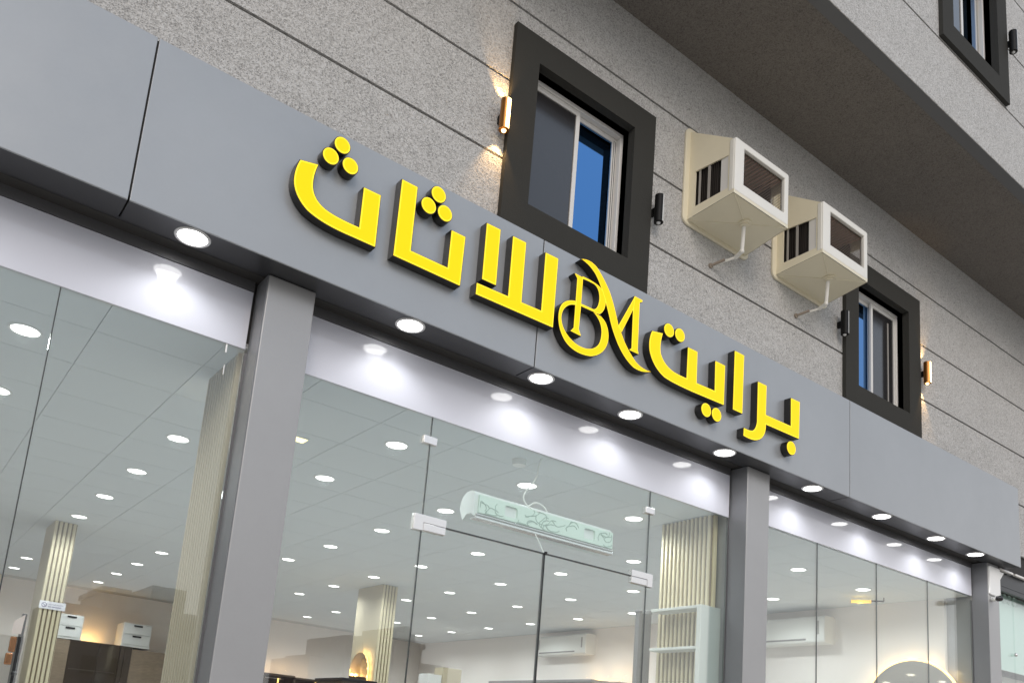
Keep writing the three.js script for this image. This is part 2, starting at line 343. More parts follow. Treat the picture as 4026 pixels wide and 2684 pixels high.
letter('emblem', 'BM monogram in thin swooping strokes', [
  'M 3.391 4.795 L 3.471 4.793 L 3.470 4.583 L 3.465 4.405 L 3.489 4.362 L 3.388 4.366 L 3.416 4.401 L 3.418 4.765 Z',
  'M 3.459 4.800 Q 3.564 4.807 3.627 4.787 Q 3.683 4.760 3.690 4.695 Q 3.693 4.628 3.643 4.584 Q 3.628 4.575 3.582 4.579 L 3.467 4.576 L 3.467 4.597 L 3.581 4.600 Q 3.625 4.620 3.628 4.695 Q 3.624 4.773 3.573 4.783 Q 3.528 4.786 3.468 4.780 Z',
  'M 3.417 4.597 Q 3.353 4.585 3.313 4.545 Q 3.271 4.499 3.279 4.414 Q 3.290 4.331 3.351 4.277 Q 3.436 4.214 3.580 4.248 Q 3.682 4.284 3.721 4.370 Q 3.747 4.434 3.728 4.494 Q 3.706 4.560 3.644 4.575 L 3.583 4.576 Q 3.658 4.541 3.666 4.465 Q 3.670 4.394 3.639 4.352 Q 3.605 4.310 3.546 4.295 Q 3.460 4.276 3.383 4.319 Q 3.312 4.362 3.306 4.430 Q 3.304 4.488 3.350 4.530 Q 3.377 4.556 3.420 4.564 Z',
  'M 3.439 4.919 Q 3.514 4.956 3.585 4.921 Q 3.659 4.868 3.720 4.787 Q 3.773 4.703 3.818 4.577 Q 3.855 4.517 3.886 4.472 Q 3.939 4.405 4.006 4.361 Q 4.066 4.325 4.165 4.335 Q 4.077 4.289 3.986 4.307 Q 3.896 4.340 3.826 4.426 Q 3.765 4.508 3.736 4.583 Q 3.697 4.679 3.661 4.739 Q 3.606 4.846 3.558 4.876 Q 3.510 4.911 3.439 4.919 Z',
  'M 3.961 4.849 L 3.976 4.789 L 3.948 4.727 L 3.854 4.523 L 3.819 4.568 L 3.949 4.823 Z',
  'M 3.958 4.850 L 4.042 4.849 L 4.040 4.832 L 4.015 4.817 L 4.020 4.453 L 4.031 4.421 L 3.933 4.422 L 3.956 4.445 L 3.950 4.753 L 3.955 4.835 Z'], [], .003, .0007);
letter('letter', 'curved letter with two dots above and two below, right of the emblem', ['M 4.155 4.655 L 4.272 4.677 Q 4.240 4.573 4.259 4.510 Q 4.295 4.439 4.395 4.419 Q 4.437 4.412 4.538 4.414 L 4.540 4.665 L 4.652 4.666 L 4.655 4.414 L 4.858 4.418 L 4.854 4.664 L 4.975 4.664 L 4.974 4.331 L 4.614 4.323 Q 4.380 4.322 4.306 4.338 Q 4.182 4.377 4.139 4.490 Q 4.118 4.574 4.155 4.655 Z'], [[4.332, 4.722, .055], [4.450, 4.727, .055], [4.772, 4.231, .057], [4.892, 4.230, .057]]);
letter('letter', 'single upright letter in the right word', ['M 5.081 4.830 L 5.202 4.830 L 5.198 4.329 L 5.079 4.330 Z']);
letter('letter', 'hooked letter joined to a toothed letter at the right end of the sign', ['M 5.379 4.667 L 5.495 4.668 L 5.494 4.415 L 5.823 4.418 L 5.819 4.666 L 5.946 4.668 L 5.941 4.333 L 5.497 4.328 Q 5.500 4.239 5.433 4.187 Q 5.361 4.134 5.215 4.153 L 5.218 4.224 Q 5.297 4.217 5.332 4.236 Q 5.368 4.259 5.379 4.319 Z'], [[5.837, 4.226, .061]]);

// ---------------------------------------------------------------- shop front: white header panels, glass, fittings
const FIRST = ['first', 'second', 'third', 'fourth', 'fifth', 'sixth', 'seventh', 'eighth', 'ninth', 'tenth', 'eleventh'];
function pane(a, b, y0, y1, parent, name = 'glass_pane') { return part(name, b6(a, b, y0, y1, ZG - .012, ZG), M.glass, parent); }
function bay(a, b, label, joints, bot) {
  const t = thing('glass_shopfront', label, 'shop window');
  part('header_panel', rb(a + .003, b - .003, bot, SOF - .052, ZG - .006, ZG + .008, .002), M.band, t);
  part('header_channel', b6(a + .003, b - .003, SOF - .050, SOF + .008, ZG - .004, ZG + .014), M.channel, t);
  part('floor_channel', b6(a + .003, b - .003, 0, .06, ZG - .024, ZG + .012), M.steel, t);
  const xs = [a, ...joints, b];
  return { t, xs };
}
{
  const { t, xs } = bay(PIL[0][1], PIL[1][0] - .018, 'left shop window of tall frameless panes below a white header panel', [-1.50, -.525, .449], 3.652);
  for (let k = 0; k < xs.length - 1; k++) pane(xs[k] + .003, xs[k + 1] - .003, .06, 3.651, t);
  xs.slice(1, -1).forEach((x) => part('silicone_joint', b6(x - .0029, x + .0029, .06, 3.651, ZG - .011, ZG - .001), M.silicone, t));
  part('torn_film', rb(1.285, 1.294, 3.60, 3.655, ZG + .001, ZG + .003, .0008), M.white, t); part('torn_film', rb(1.291, 1.296, 3.47, 3.53, ZG + .001, ZG + .003, .0008), M.white, t);
}
{
  const { t, xs } = bay(PIL[2][1] + .014, PIL[3][0] - .018, 'right shop window of frameless panes beside the last pillar', [6.826, 7.812, 8.782], 3.680);
  for (let k = 0; k < xs.length - 1; k++) pane(xs[k] + .003, xs[k + 1] - .003, .06, 3.679, t);
  xs.slice(1, -1).forEach((x) => part('silicone_joint', b6(x - .0029, x + .0029, .06, 3.679, ZG - .011, ZG - .001), M.silicone, t));
}
{
  const { t } = bay(PIL[1][1] + .014, PIL[2][0] - .018, 'glass entrance with double doors, side panes and a transom below a white header', [], 3.632);
  const DL = 2.641, DR = 4.637, DM = 3.634, TR = 2.937;
  pane(PIL[1][1] + .017, DL - .003, .06, 3.631, t); pane(DR + .003, PIL[2][0] - .021, .06, 3.631, t);
  pane(DL + .003, DR - .003, TR + .005, 3.631, t, 'transom_pane');
  const dl = sub('door', t), dr = sub('door', t); dl.userData.label = 'left glass door leaf'; dr.userData.label = 'right glass door leaf';
  for (const [d, a, b, hx] of [[dl, DL + .005, DM - .004, DM - .09], [dr, DM + .004, DR - .005, DM + .09]]) {
    pane(a, b, .02, TR - .005, d);
    part('handle', bar([hx, .75, ZG + .05], [hx, 1.35, ZG + .05], .014, 12), M.steel, d);
    part('patch_fitting', rb(a === DL + .005 ? DL + .006 : DR - .17, a === DL + .005 ? DL + .17 : DR - .006, TR - .052, TR - .004, ZG - .026, ZG + .014, .004), M.steel, d);
    part('leaf_edge', b6(a === DL + .005 ? b - .0035 : a, a === DL + .005 ? b : a + .0035, .02, TR - .004, ZG - .0125, ZG + .0005), M.silicone, d);
  }
  const L = (x0, x1, xm, flip) => {                                 // L-shaped over-panel patch
    const s = new THREE.Shape();
    if (!flip) { s.moveTo(x0, 2.882); s.lineTo(xm, 2.882); s.lineTo(xm, TR - .002); s.lineTo(x1, TR - .002); s.lineTo(x1, 2.984); s.lineTo(x0, 2.984); }
    else { s.moveTo(x1, 2.882); s.lineTo(x1, 2.984); s.lineTo(x0, 2.984); s.lineTo(x0, TR - .002); s.lineTo(xm, TR - .002); s.lineTo(xm, 2.882); }
    return ext(s, ZG - .026, ZG + .014, .002);
  };
  part('patch_fitting', L(2.575, DL + .170, DL + .003, false), M.steel, t);
  part('patch_fitting', L(DR - .170, 4.690, DR - .003, true), M.steel, t);
  part('glass_clip', rb(2.584, 2.684, 3.447, 3.500, ZG - .026, ZG + .014, .004), M.steel, t);
  part('glass_clip', rb(4.580, 4.677, 3.450, 3.500, ZG - .026, ZG + .014, .004), M.steel, t);
  [DL, DR].forEach((x) => part('silicone_joint', b6(x - .0028, x + .0028, .06, 3.631, ZG - .0115, ZG - .0005), M.silicone, t));
  part('transom_edge', b6(DL + .004, DR - .004, TR - .0045, TR + .0045, ZG - .0125, ZG + .0005), M.silicone, t);
  part('door_stop', cyl(.011, .02, 3.640, TR + .002, ZG + .006).rotateX(0), M.black, t);
  part('closer_rod', bar([3.642, TR + .01, ZG - .02], [3.644, 3.10, -.47], .004), M.cable, t);
}

// ---------------------------------------------------------------- downlights
function spot(parent, color, power, angle, pen, rad, pos, dir) {
  const l = new THREE.SpotLight(color, power, 0, angle, pen, 2); l.position.set(...pos); l.target.position.set(pos[0] + dir[0], pos[1] + dir[1], pos[2] + dir[2]);
  l.castShadow = true; l.shadow.radius = rad / .02; parent.add(l, l.target); return l;
}
const ringG = new THREE.LatheGeometry([[.072, .004], [.076, -.004], [.086, -.006], [.092, -.002], [.092, .004]].map((p) => new THREE.Vector2(...p)), 32);
const discG = new THREE.CylinderGeometry(.0735, .0735, .004, 32);
function downlight(name, label, group, x, y, z, mat, power, angle, pen) {
  const t = thing(name, label, 'downlight', group); t.position.set(x, y, z);
  part('ring', ringG, M.lampRing, t); const d = part('lamp_diffuser', discG, mat, t); d.position.y = -.001;
  spot(t, name === 'ceiling_downlight' ? C(.95, .985, 1) : C(.97, .98, 1), power, angle, pen, .06, [0, -.012, 0], [0, -1, 0]);
}
[-.28, .968, 2.283, 3.309, 4.151, 5.207, 6.393, 7.506, 8.516, 9.346].forEach((x, k) =>
  downlight('soffit_downlight', k < 1 ? 'lit round downlight in the dark soffit just beyond the left edge' : `lit round downlight in the grey soffit below the fascia, ${FIRST[k - 1]} from the left`, 'downlights in the soffit', x, SOF, -.106, M.lampExt, .85, 1.20, .40));

// ---------------------------------------------------------------- wall lamps beside the windows
function sconce(x, y, z, lit, label) {
  const t = thing('wall_lamp', label, 'wall lamp', 'cylinder wall lamps beside the windows'); t.position.set(x, y, z);
  const r = .037, h = .236;
  part('lamp_body', new THREE.CylinderGeometry(r, r, h, 32), lit ? M.sconceLitBody : M.sconceBlack, t);
  part('lamp_strip', new THREE.CylinderGeometry(r + .002, r + .002, h - .006, 12, 1, true, lit ? -.38 : .02, lit ? .85 : .42), lit ? M.sconceGlow : M.sconceStrip, t);
  part('bracket', b6(-.012, .012, -.03, .03, -.085, -.03), M.sconceBlack, t);
  part('lamp_lens', new THREE.SphereGeometry(.017, 16, 10).translate(0, -h / 2 + .002, 0), lit ? M.sconceGlow : M.sconceStrip, t);
  part('lamp_lens', new THREE.SphereGeometry(.017, 16, 10).translate(0, h / 2 - .002, 0), lit ? M.sconceGlow : M.sconceStrip, t);
  if (lit) {
    spot(t, C(1, .60, .24), .62, .62, .35, .01, [0, -h / 2 - .022, 0], [0, -1, -.34]); spot(t, C(1, .60, .24), .50, .60, .4, .01, [0, h / 2 + .022, 0], [0, 1, -.42]);
    const p = new THREE.PointLight(C(1, .60, .24), .02, 0, 2); p.position.set(.03, 0, .045); p.castShadow = true; p.shadow.radius = .5; t.add(p);
  }
}
sconce(2.838, 5.832, -.125, true, 'lit cylinder wall lamp glowing amber left of the large window');
sconce(4.352, 5.828, -.118, false, 'unlit black cylinder wall lamp between the large window and the hoods');
sconce(6.915, 5.832, -.125, false, 'unlit black cylinder wall lamp left of the smaller window');
sconce(8.440, 5.838, -.125, true, 'lit cylinder wall lamp glowing right of the smaller window');
sconce(8.062, 8.905, .99, false, 'unlit black cylinder wall lamp beside the upper floor window');

// ---------------------------------------------------------------- air conditioner hoods
function hood(dx, label) {
  const t = thing('air_conditioner_hood', label, 'air conditioner cover', 'beige air conditioner hoods on the wall'); t.position.set(5.113 + dx, 0, 0);
  const wb = .372, wf = .342, zb = ZW, zf = .25, yb0 = 5.972, yb1 = 6.782, yf0 = 6.012, yf1 = 6.472;
  // flange against the wall
  const fl = roundRect(-.424, .420, 5.908, 6.800, .075); fl.holes.push(roundRect(-wb + .03, wb - .03, yb0 + .04, yb1 - .05, .03, true));
  part('flange', ext(fl, zb, zb + .022, .006), M.hood, t);
  // side cheeks with a window: drawn in (z, y), turned so that they taper towards the front
  const cheek = (s, mat, win) => {
    const q = new THREE.Shape(); q.moveTo(zb, yb0); q.lineTo(zf, yf0); q.lineTo(zf, yf1); q.lineTo(zb, yb1); q.closePath();
    if (win) { const hgap = new THREE.Path(); hgap.moveTo(-.115, 6.036); hgap.lineTo(-.115, 6.362); hgap.lineTo(.205, 6.345); hgap.lineTo(.205, 6.052); hgap.closePath(); q.holes.push(hgap); }
    const g = new THREE.ExtrudeGeometry(q, { depth: .014, bevelEnabled: false }), p = g.attributes.position;
    for (let i = 0; i < p.count; i++) { const z = p.getX(i), y = p.getY(i), d = p.getZ(i), w = wb + (wf - wb) * (z - zb) / (zf - zb); p.setXYZ(i, s * (w - d), y, z); }
    if (s < 0) { } else { const a = g.index ? null : p.array; if (a) for (let i = 0; i < a.length; i += 9) for (let k = 0; k < 3; k++) { const tmp = a[i + k]; a[i + k] = a[i + 3 + k]; a[i + 3 + k] = tmp; } }
    g.computeVertexNormals(); return muv(g);
  };
  part('side_panel', cheek(-1, M.hood, true), M.hood, t); part('side_panel', cheek(1, M.hood, true), M.hood, t);
  part('top_panel', quads([[[-wb, yb1, zb], [-wf, yf1, zf], [wf, yf1, zf], [wb, yb1, zb]], [[-wb + .01, yb1 - .014, zb], [wb - .01, yb1 - .014, zb], [wf - .01, yf1 - .014, zf], [-wf + .01, yf1 - .014, zf]]]), M.hood, t);
  // front frame
  const fr = roundRect(-wf - .004, wf + .004, yf0 - .006, yf1 + .006, .02); fr.holes.push(rectHole(-.232, .292, 6.100, 6.420));
  part('front_frame', ext(fr, zf - .012, zf + .022, .007), M.hoodFront, t);
  part('corner_post', [rb(-wf - .008, -wf + .034, yf0, yf1, zf - .035, zf + .012, .010), rb(wf - .034, wf + .008, yf0, yf1, zf - .035, zf + .012, .010)], M.hoodFront, t);
  part('clip', [rb(-.16, -.10, yf1 + .002, yf1 + .02, zf - .02, zf + .01, .004), rb(.16, .22, yf1 + .002, yf1 + .02, zf - .02, zf + .01, .004)], M.hoodFront, t);
  // lower rim and drain tray
  const hub = [.005, 5.948, .10];
  part('rim', [quads([[[-wf - .004, yf0 - .03, zf + .018], [wf + .004, yf0 - .03, zf + .018], [wf + .004, yf0 + .004, zf + .020], [-wf - .004, yf0 + .004, zf + .020]],
    [[-wb - .004, yb0 - .028, zb + .02], [-wf - .004, yf0 - .03, zf + .018], [-wf - .004, yf0 + .006, zf + .02], [-wb - .004, yb0 + .006, zb + .02]],
    [[wf + .004, yf0 - .03, zf + .018], [wb + .004, yb0 - .028, zb + .02], [wb + .004, yb0 + .006, zb + .02], [wf + .004, yf0 + .006, zf + .02]]])], M.hood, t);
  const c = [[-wb, yb0 - .028, zb + .02], [wb, yb0 - .028, zb + .02], [wf, yf0 - .03, zf + .012], [-wf, yf0 - .03, zf + .012]];
  part('drain_tray', quads([[c[0], c[1], hub], [c[1], c[2], hub], [c[2], c[3], hub], [c[3], c[0], hub]]), M.hood, t);
  part('tray_rib', c.map((q) => bar([q[0] * .97, q[1] - .002, q[2]], [hub[0], hub[1] - .002, hub[2]], .0055, 6)), M.hood, t);
  part('drain_boss', [new THREE.CylinderGeometry(.052, .058, .018, 28).translate(hub[0], hub[1], hub[2]), new THREE.CylinderGeometry(.034, .036, .03, 24).translate(hub[0], hub[1] - .006, hub[2])], M.hood, t);
  const e = [.04, 5.735, .052];
  part('drain_pipe', [bar([hub[0] + .005, hub[1] - .01, hub[2] - .01], e, .0165, 12), new THREE.SphereGeometry(.021, 14, 10).translate(...e)], M.pvc, t);
  part('drain_pipe', [bar(e, [e[0] + .02, e[1] - .012, e[2] - .08], .0175, 12), bar([e[0] + .02, e[1] - .012, e[2] - .08], [-.05, 5.675, ZW], .011, 10)], M.pvc, t);
  part('pipe_end', [new THREE.CylinderGeometry(.022, .022, .014, 14).rotateX(Math.PI / 2).translate(-.05, 5.675, ZW + .008), bar([e[0] - .045, e[1] - .032, -.085], [-.05, 5.675, ZW], .0118, 10)], M.pvcDirty, t);
  // the machine inside: dark casing, coil fins and netting
  part('casing', [b6(-wf + .03, wf - .03, 6.03, 6.46, -.16, -.14), b6(-wb + .06, -wb + .075, 6.0, 6.5, zb, .12), b6(wb - .075, wb - .06, 6.0, 6.5, zb, .12)], M.hoodDark, t);
  part('inner_panel', b6(-.338, -.325, 6.03, 6.37, .128, .22), M.alu, t);
  part('strut', b6(-.352, -.340, 6.03, 6.37, -.088, -.070), M.hoodStrut, t); part('strut', b6(-.352, -.340, 6.03, 6.37, .006, .026), M.hoodStrut, t);
  const fins = []; for (let k = 0; k < 15; k++) fins.push(b6(-.27 + k * .040, -.27 + k * .040 + .015, 6.418, 6.432, -.13, .225));
  part('coil_fins', fins, M.hoodFin, t);
  const net = [], X0 = -.232, X1 = .292, Y0 = 6.10, Y1 = 6.42, st = .026;
  for (let k = -14; k < 24; k++) for (const s of [1, -1]) {          // diamond netting clipped to the opening
    const x0 = s > 0 ? X0 + k * st : X1 - k * st; let a = 0, b = Y1 - Y0;
    if (s > 0) { a = Math.max(a, X0 - x0); b = Math.min(b, X1 - x0); } else { a = Math.max(a, x0 - X1); b = Math.min(b, x0 - X0); }
    if (b - a > .004) net.push(bar([x0 + s * a, Y0 + a, .236], [x0 + s * b, Y0 + b, .236], .0016, 4));
  }
  part('netting', net, M.hoodNet, t);
  const cross = []; for (let k = 0; k < 12; k++) cross.push(b6(-.346, -.340, 6.04, 6.355, -.11 + k * .019, -.1075 + k * .019));
  part('side_grille', cross, M.hoodDark, t);
}
hood(0, 'beige air conditioner hood nearest the large window'); hood(1.182, 'beige air conditioner hood above the smaller window');

// ---------------------------------------------------------------- security camera on the last pillar, neighbouring shop
{
  const t = thing('security_camera', 'white bullet security camera with black face on the right end pillar', 'security camera');
  part('mount', [cyl(.026, .02, 0, 0, 0).rotateX(Math.PI / 2).translate(9.81, 3.645, -.149), bar([9.81, 3.645, -.145], [9.79, 3.640, -.115], .014)], M.white, t);
  part('camera_body', bar([9.80, 3.642, -.135], [9.69, 3.622, -.035], .027, 20), M.white, t);
  part('lens_face', [bar([9.70, 3.6238, -.044], [9.662, 3.617, -.010], .0315, 24), new THREE.SphereGeometry(.030, 20, 12).scale(1, 1, 1).translate(9.664, 3.6172, -.012)], M.black, t);
  const j = thing('junction_panel', 'white cover panel at the top of the right end pillar', 'cover panel');
  const s = roundRect(9.738, 9.982, 3.690, 4.012, .02); part('cover', ext(s, -.1595, -.140, .004), M.white, j);
  part('bracket', quads([[[9.984, 3.99, -.15], [10.10, 3.99, -.15], [9.984, 3.88, -.15]], [[9.984, 3.99, -.165], [9.984, 3.88, -.165], [10.10, 3.99, -.165]], [[9.984, 3.99, -.15], [9.984, 3.99, -.165], [10.10, 3.99, -.165], [10.10, 3.99, -.15]]]), M.white, j);
  const n = thing('neighbour_shopfront', 'neighbouring shop front with black sign board above pale green glass', 'shop window');
  part('sign_board', [rb(9.99, 14, 3.862, 4.045, -.24, -.21, .004), rb(9.99, 14, 3.805, 3.858, -.24, -.203, .004)], M.blackSign, n);
  part('light_fitting', [rb(10.03, 10.36, 4.02, 4.046, -.195, -.16, .006), rb(10.42, 10.8, 4.02, 4.046, -.195, -.16, .006)], M.alu, n);
  part('glass_pane', [b6(9.99, 10.62, 0, 3.81, -.30, -.288)], M.glass, n); part('glass_pane', [b6(10.63, 11.6, 0, 3.81, -.30, -.288)], M.glass, n);
  part('blind', b6(9.99, 14, 2.95, 3.83, -.36, -.345), M.frosted, n); part('display_wall', b6(9.99, 14, 0, 2.94, -.60, -.58), M.wallIn, n);
  part('handle', new THREE.SphereGeometry(.022, 16, 10).translate(10.60, 3.14, -.27), M.steel, n);
  part('scalloped_edge', [0, 1, 2, 3, 4].map((k) => new THREE.CylinderGeometry(.055, .055, .01, 20).rotateX(Math.PI / 2).translate(10.28 + k * .12, 3.79, -.337)), M.foam, n);
}

// ---------------------------------------------------------------- interior: floor, walls, tiled ceiling
{
  const f = struct('interior_floor'); part('floor_slab', b6(-3, 9.70, .004, .03, -12, -.36), M.floorIn, f);
  const w = struct('interior_wall'); part('wall_right', b6(9.685, 9.9, 0, 4.0, -12.1, -.62), M.wallIn, w, 'cream side wall with the air conditioners'); part('wall_back', b6(-3.1, 9.9, 0, 4.0, -12.25, -11.95), M.wallIn, w); part('wall_left', b6(-2.2, -2, 0, 4.0, -12, -.6), M.wallIn, w);
  part('wall_front', [b6(-6, -2.75, 0, 4.05, -.6, -.35)], M.stucco, w);
  const c = struct('ceiling'); part('ceiling_slab', b6(-3, 9.69, CEIL + .014, CEIL + .20, -12, -.355), M.tileGap, c);
  const far = []; let n = 0; const tiles = [];
  for (let i = -6; i < 16; i++) for (let j = -1; j < 19; j++) {
    const x0 = .099 + .6015 * i, z1 = -.79 + .5975 - .5975 * (j + 1) + .5975; const a = Math.max(x0 + .0022, -2.99), b = Math.min(x0 + .5993, 9.683), zz1 = Math.min(z1 - .0022, -.357), zz0 = Math.max(z1 - .5953, -11.94);
    if (b - a > .05 && zz1 - zz0 > .05) tiles.push([a, b, zz0, zz1, Math.hypot((a + b) / 2, (zz0 + zz1) / 2 - 4.2) + (a < -.3 ? 30 : 0)]);
  }
  tiles.sort((p, q) => p[4] - q[4]);
  for (const q of tiles) { const g = b6(q[0], q[1], CEIL, CEIL + .012, q[2], q[3]); if (n++ < 295) part('ceiling_tile', g, M.tile, c); else far.push(g); }
  part('ceiling_tile_field', far, M.tile, c).userData.kind = 'stuff';
}
const GX = (i) => .393 + 1.2045 * i, GZ = (j) => -1.088 - 1.193 * j;
const missing = new Set(['4,1', '5,6', '1,5', '1,6', '0,8', '3,8', '3,7', '4,7', '4,8', '2,4', '2,2', '5,0', '3,6', '7,2', '0,5', '0,6', '0,7']);
for (let i = 0; i < 8; i++) for (let j = 0, q = 0; j < 9; j++) {
  if (missing.has(i + ',' + j)) continue;
  downlight('ceiling_downlight', `lit ceiling downlight, ${FIRST[q++]} from the glass in the ${FIRST[i]} row from the left`, 'downlights in the shop ceiling', GX(i), CEIL - .002, GZ(j), M.lampInt, 4.1, 1.40, .6);
}

{
  const t = thing('square_spotlight', 'small square warm white ceiling spotlight behind the glass beside the first pillar', 'spotlight'); t.position.set(2.249, CEIL - .004, -1.54);
  part('ring', rb(-.055, .055, -.004, .006, -.055, .055, .003), M.lampRing, t); part('lamp_diffuser', rb(-.045, .045, -.008, -.0042, -.045, .045, .0015), S({ color: C(.9, .85, .6), emissive: C(1, .82, .36), emissiveIntensity: 2.2 }), t);
  spot(t, C(1, .88, .6), .6, 1.1, .5, .04, [0, -.016, 0], [0, -1, 0]);
}
// fluted and slatted interior columns
function column(label, x0, x1, z0, z1, leftSlats) {
  const t = thing('interior_column', label, 'column');
  part('column_core', rb(x0, x1, .03, CEIL - .002, z0, z1, .004), leftSlats ? M.slatCore : M.colPlain, t);
  part('front_backing', b6(x0 + .004, x1 - .004, .03, CEIL - .004, z1, z1 + .004), M.slatCore, t);
  const n = 5, pitch = (x1 - x0) / n;
  for (let k = 0; k < n; k++) part('slat', rb(x0 + k * pitch + .002, x0 + (k + 1) * pitch - .014, .03, CEIL - .004, z1 + .003, z1 + .024, .006), M.slat, t);
  if (leftSlats) { const m = 12, q = (z1 - z0) / m; for (let k = 0; k < m; k++) part('slat', rb(x0 - .024, x0 + .001, .03, CEIL - .004, z0 + k * q + .010, z0 + (k + 1) * q - .011, .006), x0 < 3 ? M.slatGrey : M.slat, t); }
}
column('cream slatted column just behind the glass at the first pillar', 1.415, 1.66, -.966, -.42, true);
column('cream slatted column just behind the glass at the second pillar', 5.524, 5.80, -1.03, -.470, true);
column('cream fluted column deep inside the left bay with a sticker on it', 1.442, 1.675, -6.91, -6.33, false);
column('cream fluted column deep inside behind the doors with a backlit arched mirror', 5.548, 5.785, -6.93, -6.21, false);

// sticker: prohibition ring and two lines of print
{
  const cv = document.createElement('canvas'); cv.width = 384; cv.height = 128; const k = cv.getContext('2d');
  k.fillStyle = '#e9e6ec'; k.fillRect(0, 0, 384, 128); k.strokeStyle = '#6a6690'; k.lineWidth = 9;
  k.beginPath(); k.arc(70, 64, 34, 0, 7); k.stroke(); k.beginPath(); k.moveTo(47, 42); k.lineTo(93, 86); k.stroke();
  k.lineWidth = 5; k.beginPath(); k.moveTo(345, 46); k.bezierCurveTo(325, 58, 318, 30, 300, 52); k.lineTo(276, 52); k.bezierCurveTo(268, 34, 258, 58, 246, 52); k.moveTo(232, 30); k.lineTo(232, 52); k.lineTo(206, 52); k.bezierCurveTo(192, 30, 182, 66, 160, 50); k.lineTo(138, 52); k.stroke();
  k.fillStyle = '#6a6690'; k.font = 'bold 30px sans-serif'; k.fillText('NO SMOKING', 130, 98);
  const tx = new THREE.CanvasTexture(cv); tx.colorSpace = THREE.SRGBColorSpace;
  const t = thing('no_smoking_sticker', 'small white no smoking sticker on the fluted column inside the left bay', 'sticker');
  const g = new THREE.BoxGeometry(.262, .086, .004).translate(1.566, 2.724, -6.30);
  part('sticker_sheet', g, S({ map: tx, roughness: .5 }), t);
}
// backlit arched mirror on the column side
{
  const t = thing('arched_mirror', 'arched mirror with a warm backlit edge on the column behind the doors', 'mirror');
  const s = new THREE.Shape(); s.moveTo(-.26, 0); s.lineTo(.26, 0); s.lineTo(.26, .72); s.absarc(0, .72, .26, 0, Math.PI, false); s.closePath();
  const put = (g) => g.rotateY(-Math.PI / 2).translate(5.545, 1.76, -6.58);
  part('mirror_sheet', put(new THREE.ExtrudeGeometry(s, { depth: .012, bevelEnabled: false, curveSegments: 24 }).translate(0, 0, .028)), M.mirror, t);
  const led = []; for (let k = 0; k <= 20; k++) { const a = Math.PI * k / 20; led.push([0, 1.76 + .72 + .245 * Math.sin(a), -6.58 + .245 * Math.cos(a)]); }
  const full = [[0, 1.78, -6.335], ...led, [0, 1.78, -6.825]].map((q) => [5.530, q[1], q[2]]);
  part('led_strip', tube(full, .008, 60, 6), M.ledWarm, t);
  for (const [y, z] of [[2.76, -6.52], [2.72, -6.40], [2.64, -6.33], [2.52, -6.295], [2.40, -6.295], [2.28, -6.295], [2.16, -6.295], [2.0, -6.295], [2.74, -6.70], [2.5, -6.86], [2.3, -6.86]]) { const l = new THREE.PointLight(C(1, .62, .22), z > -6.6 ? .022 : .008, 0, 2); l.shadow.radius = 1.5; l.position.set(5.508, y, z); l.castShadow = true; t.add(l); }
}
// round backlit mirror on the side wall of the right bay
{
  const t = thing('round_mirror', 'large round mirror with a warm glowing rim on the side wall of the right bay', 'mirror');
  const cy = 2.415, cz = -.985, r = .567;
  part('mirror_sheet', new THREE.CylinderGeometry(r - .004, r - .004, .012, 64).rotateZ(Math.PI / 2).translate(9.640, cy, cz), M.mirror, t);
  part('led_strip', new THREE.TorusGeometry(r, .016, 8, 80).rotateY(Math.PI / 2).translate(9.646, cy, cz), M.ledWarm, t);
  for (let k = 0; k < 16; k++) { const a = k * Math.PI / 8, l = new THREE.PointLight(C(1, .72, .34), .017, 0, 2); l.shadow.radius = 1.5; l.position.set(9.615, cy + (r + .03) * Math.sin(a), cz + (r + .03) * Math.cos(a)); l.castShadow = true; t.add(l); }
}
// split air conditioners on the side wall
function splitAC(z, y, label) {
  const t = thing('air_conditioner', label, 'air conditioner', 'wall air conditioners in the shop');
  const s = roundRect(0, .215, 0, .325, .04), L = 1.26;
  part('housing', muv(new THREE.ExtrudeGeometry(s, { depth: L, bevelEnabled: true, bevelSize: .01, bevelThickness: .01, bevelSegments: 2 }).translate(-.215, y, z - L / 2).translate(9.68, 0, 0)), M.acBody, t);
  part('louvre', b6(9.452, 9.50, y + .030, y + .052, z - .55, z + .38), M.acDark, t);
  part('panel_label', b6(9.4535, 9.46, y + .10, y + .27, z + .53, z + .565), M.hoodStrut, t);
  part('panel_label', b6(9.4535, 9.46, y + .10, y + .27, z - .58, z - .55), M.hoodStrut, t);
}
splitAC(-7.0, 3.24, 'white wall air conditioner deep inside, seen through the right door'); splitAC(-2.62, 3.215, 'white wall air conditioner near the glass of the right bay');
{
  const t = thing('bar_lamp', 'small glowing yellow bar lamp at the ceiling of the right bay', 'lamp');
  part('lamp_tube', bar([9.16, 3.625, -1.44], [9.28, 3.625, -1.26], .020, 12), M.yellow, t); part('arm', [bar([9.28, 3.632, -1.26], [9.36, 3.632, -1.15], .010), bar([9.36, 3.632, -1.15], [9.36, 3.674, -1.15], .006)], M.black, t);
  const l = new THREE.PointLight(C(1, .68, .2), .03, 0, 2); l.position.set(9.20, 3.59, -1.34); l.castShadow = true; t.add(l);
  const d = thing('smoke_detector', 'white round smoke detector on the ceiling above the door', 'smoke detector'); part('detector_body', new THREE.CylinderGeometry(.055, .048, .04, 24).translate(3.59, CEIL - .02, -.654), M.white, d);
}
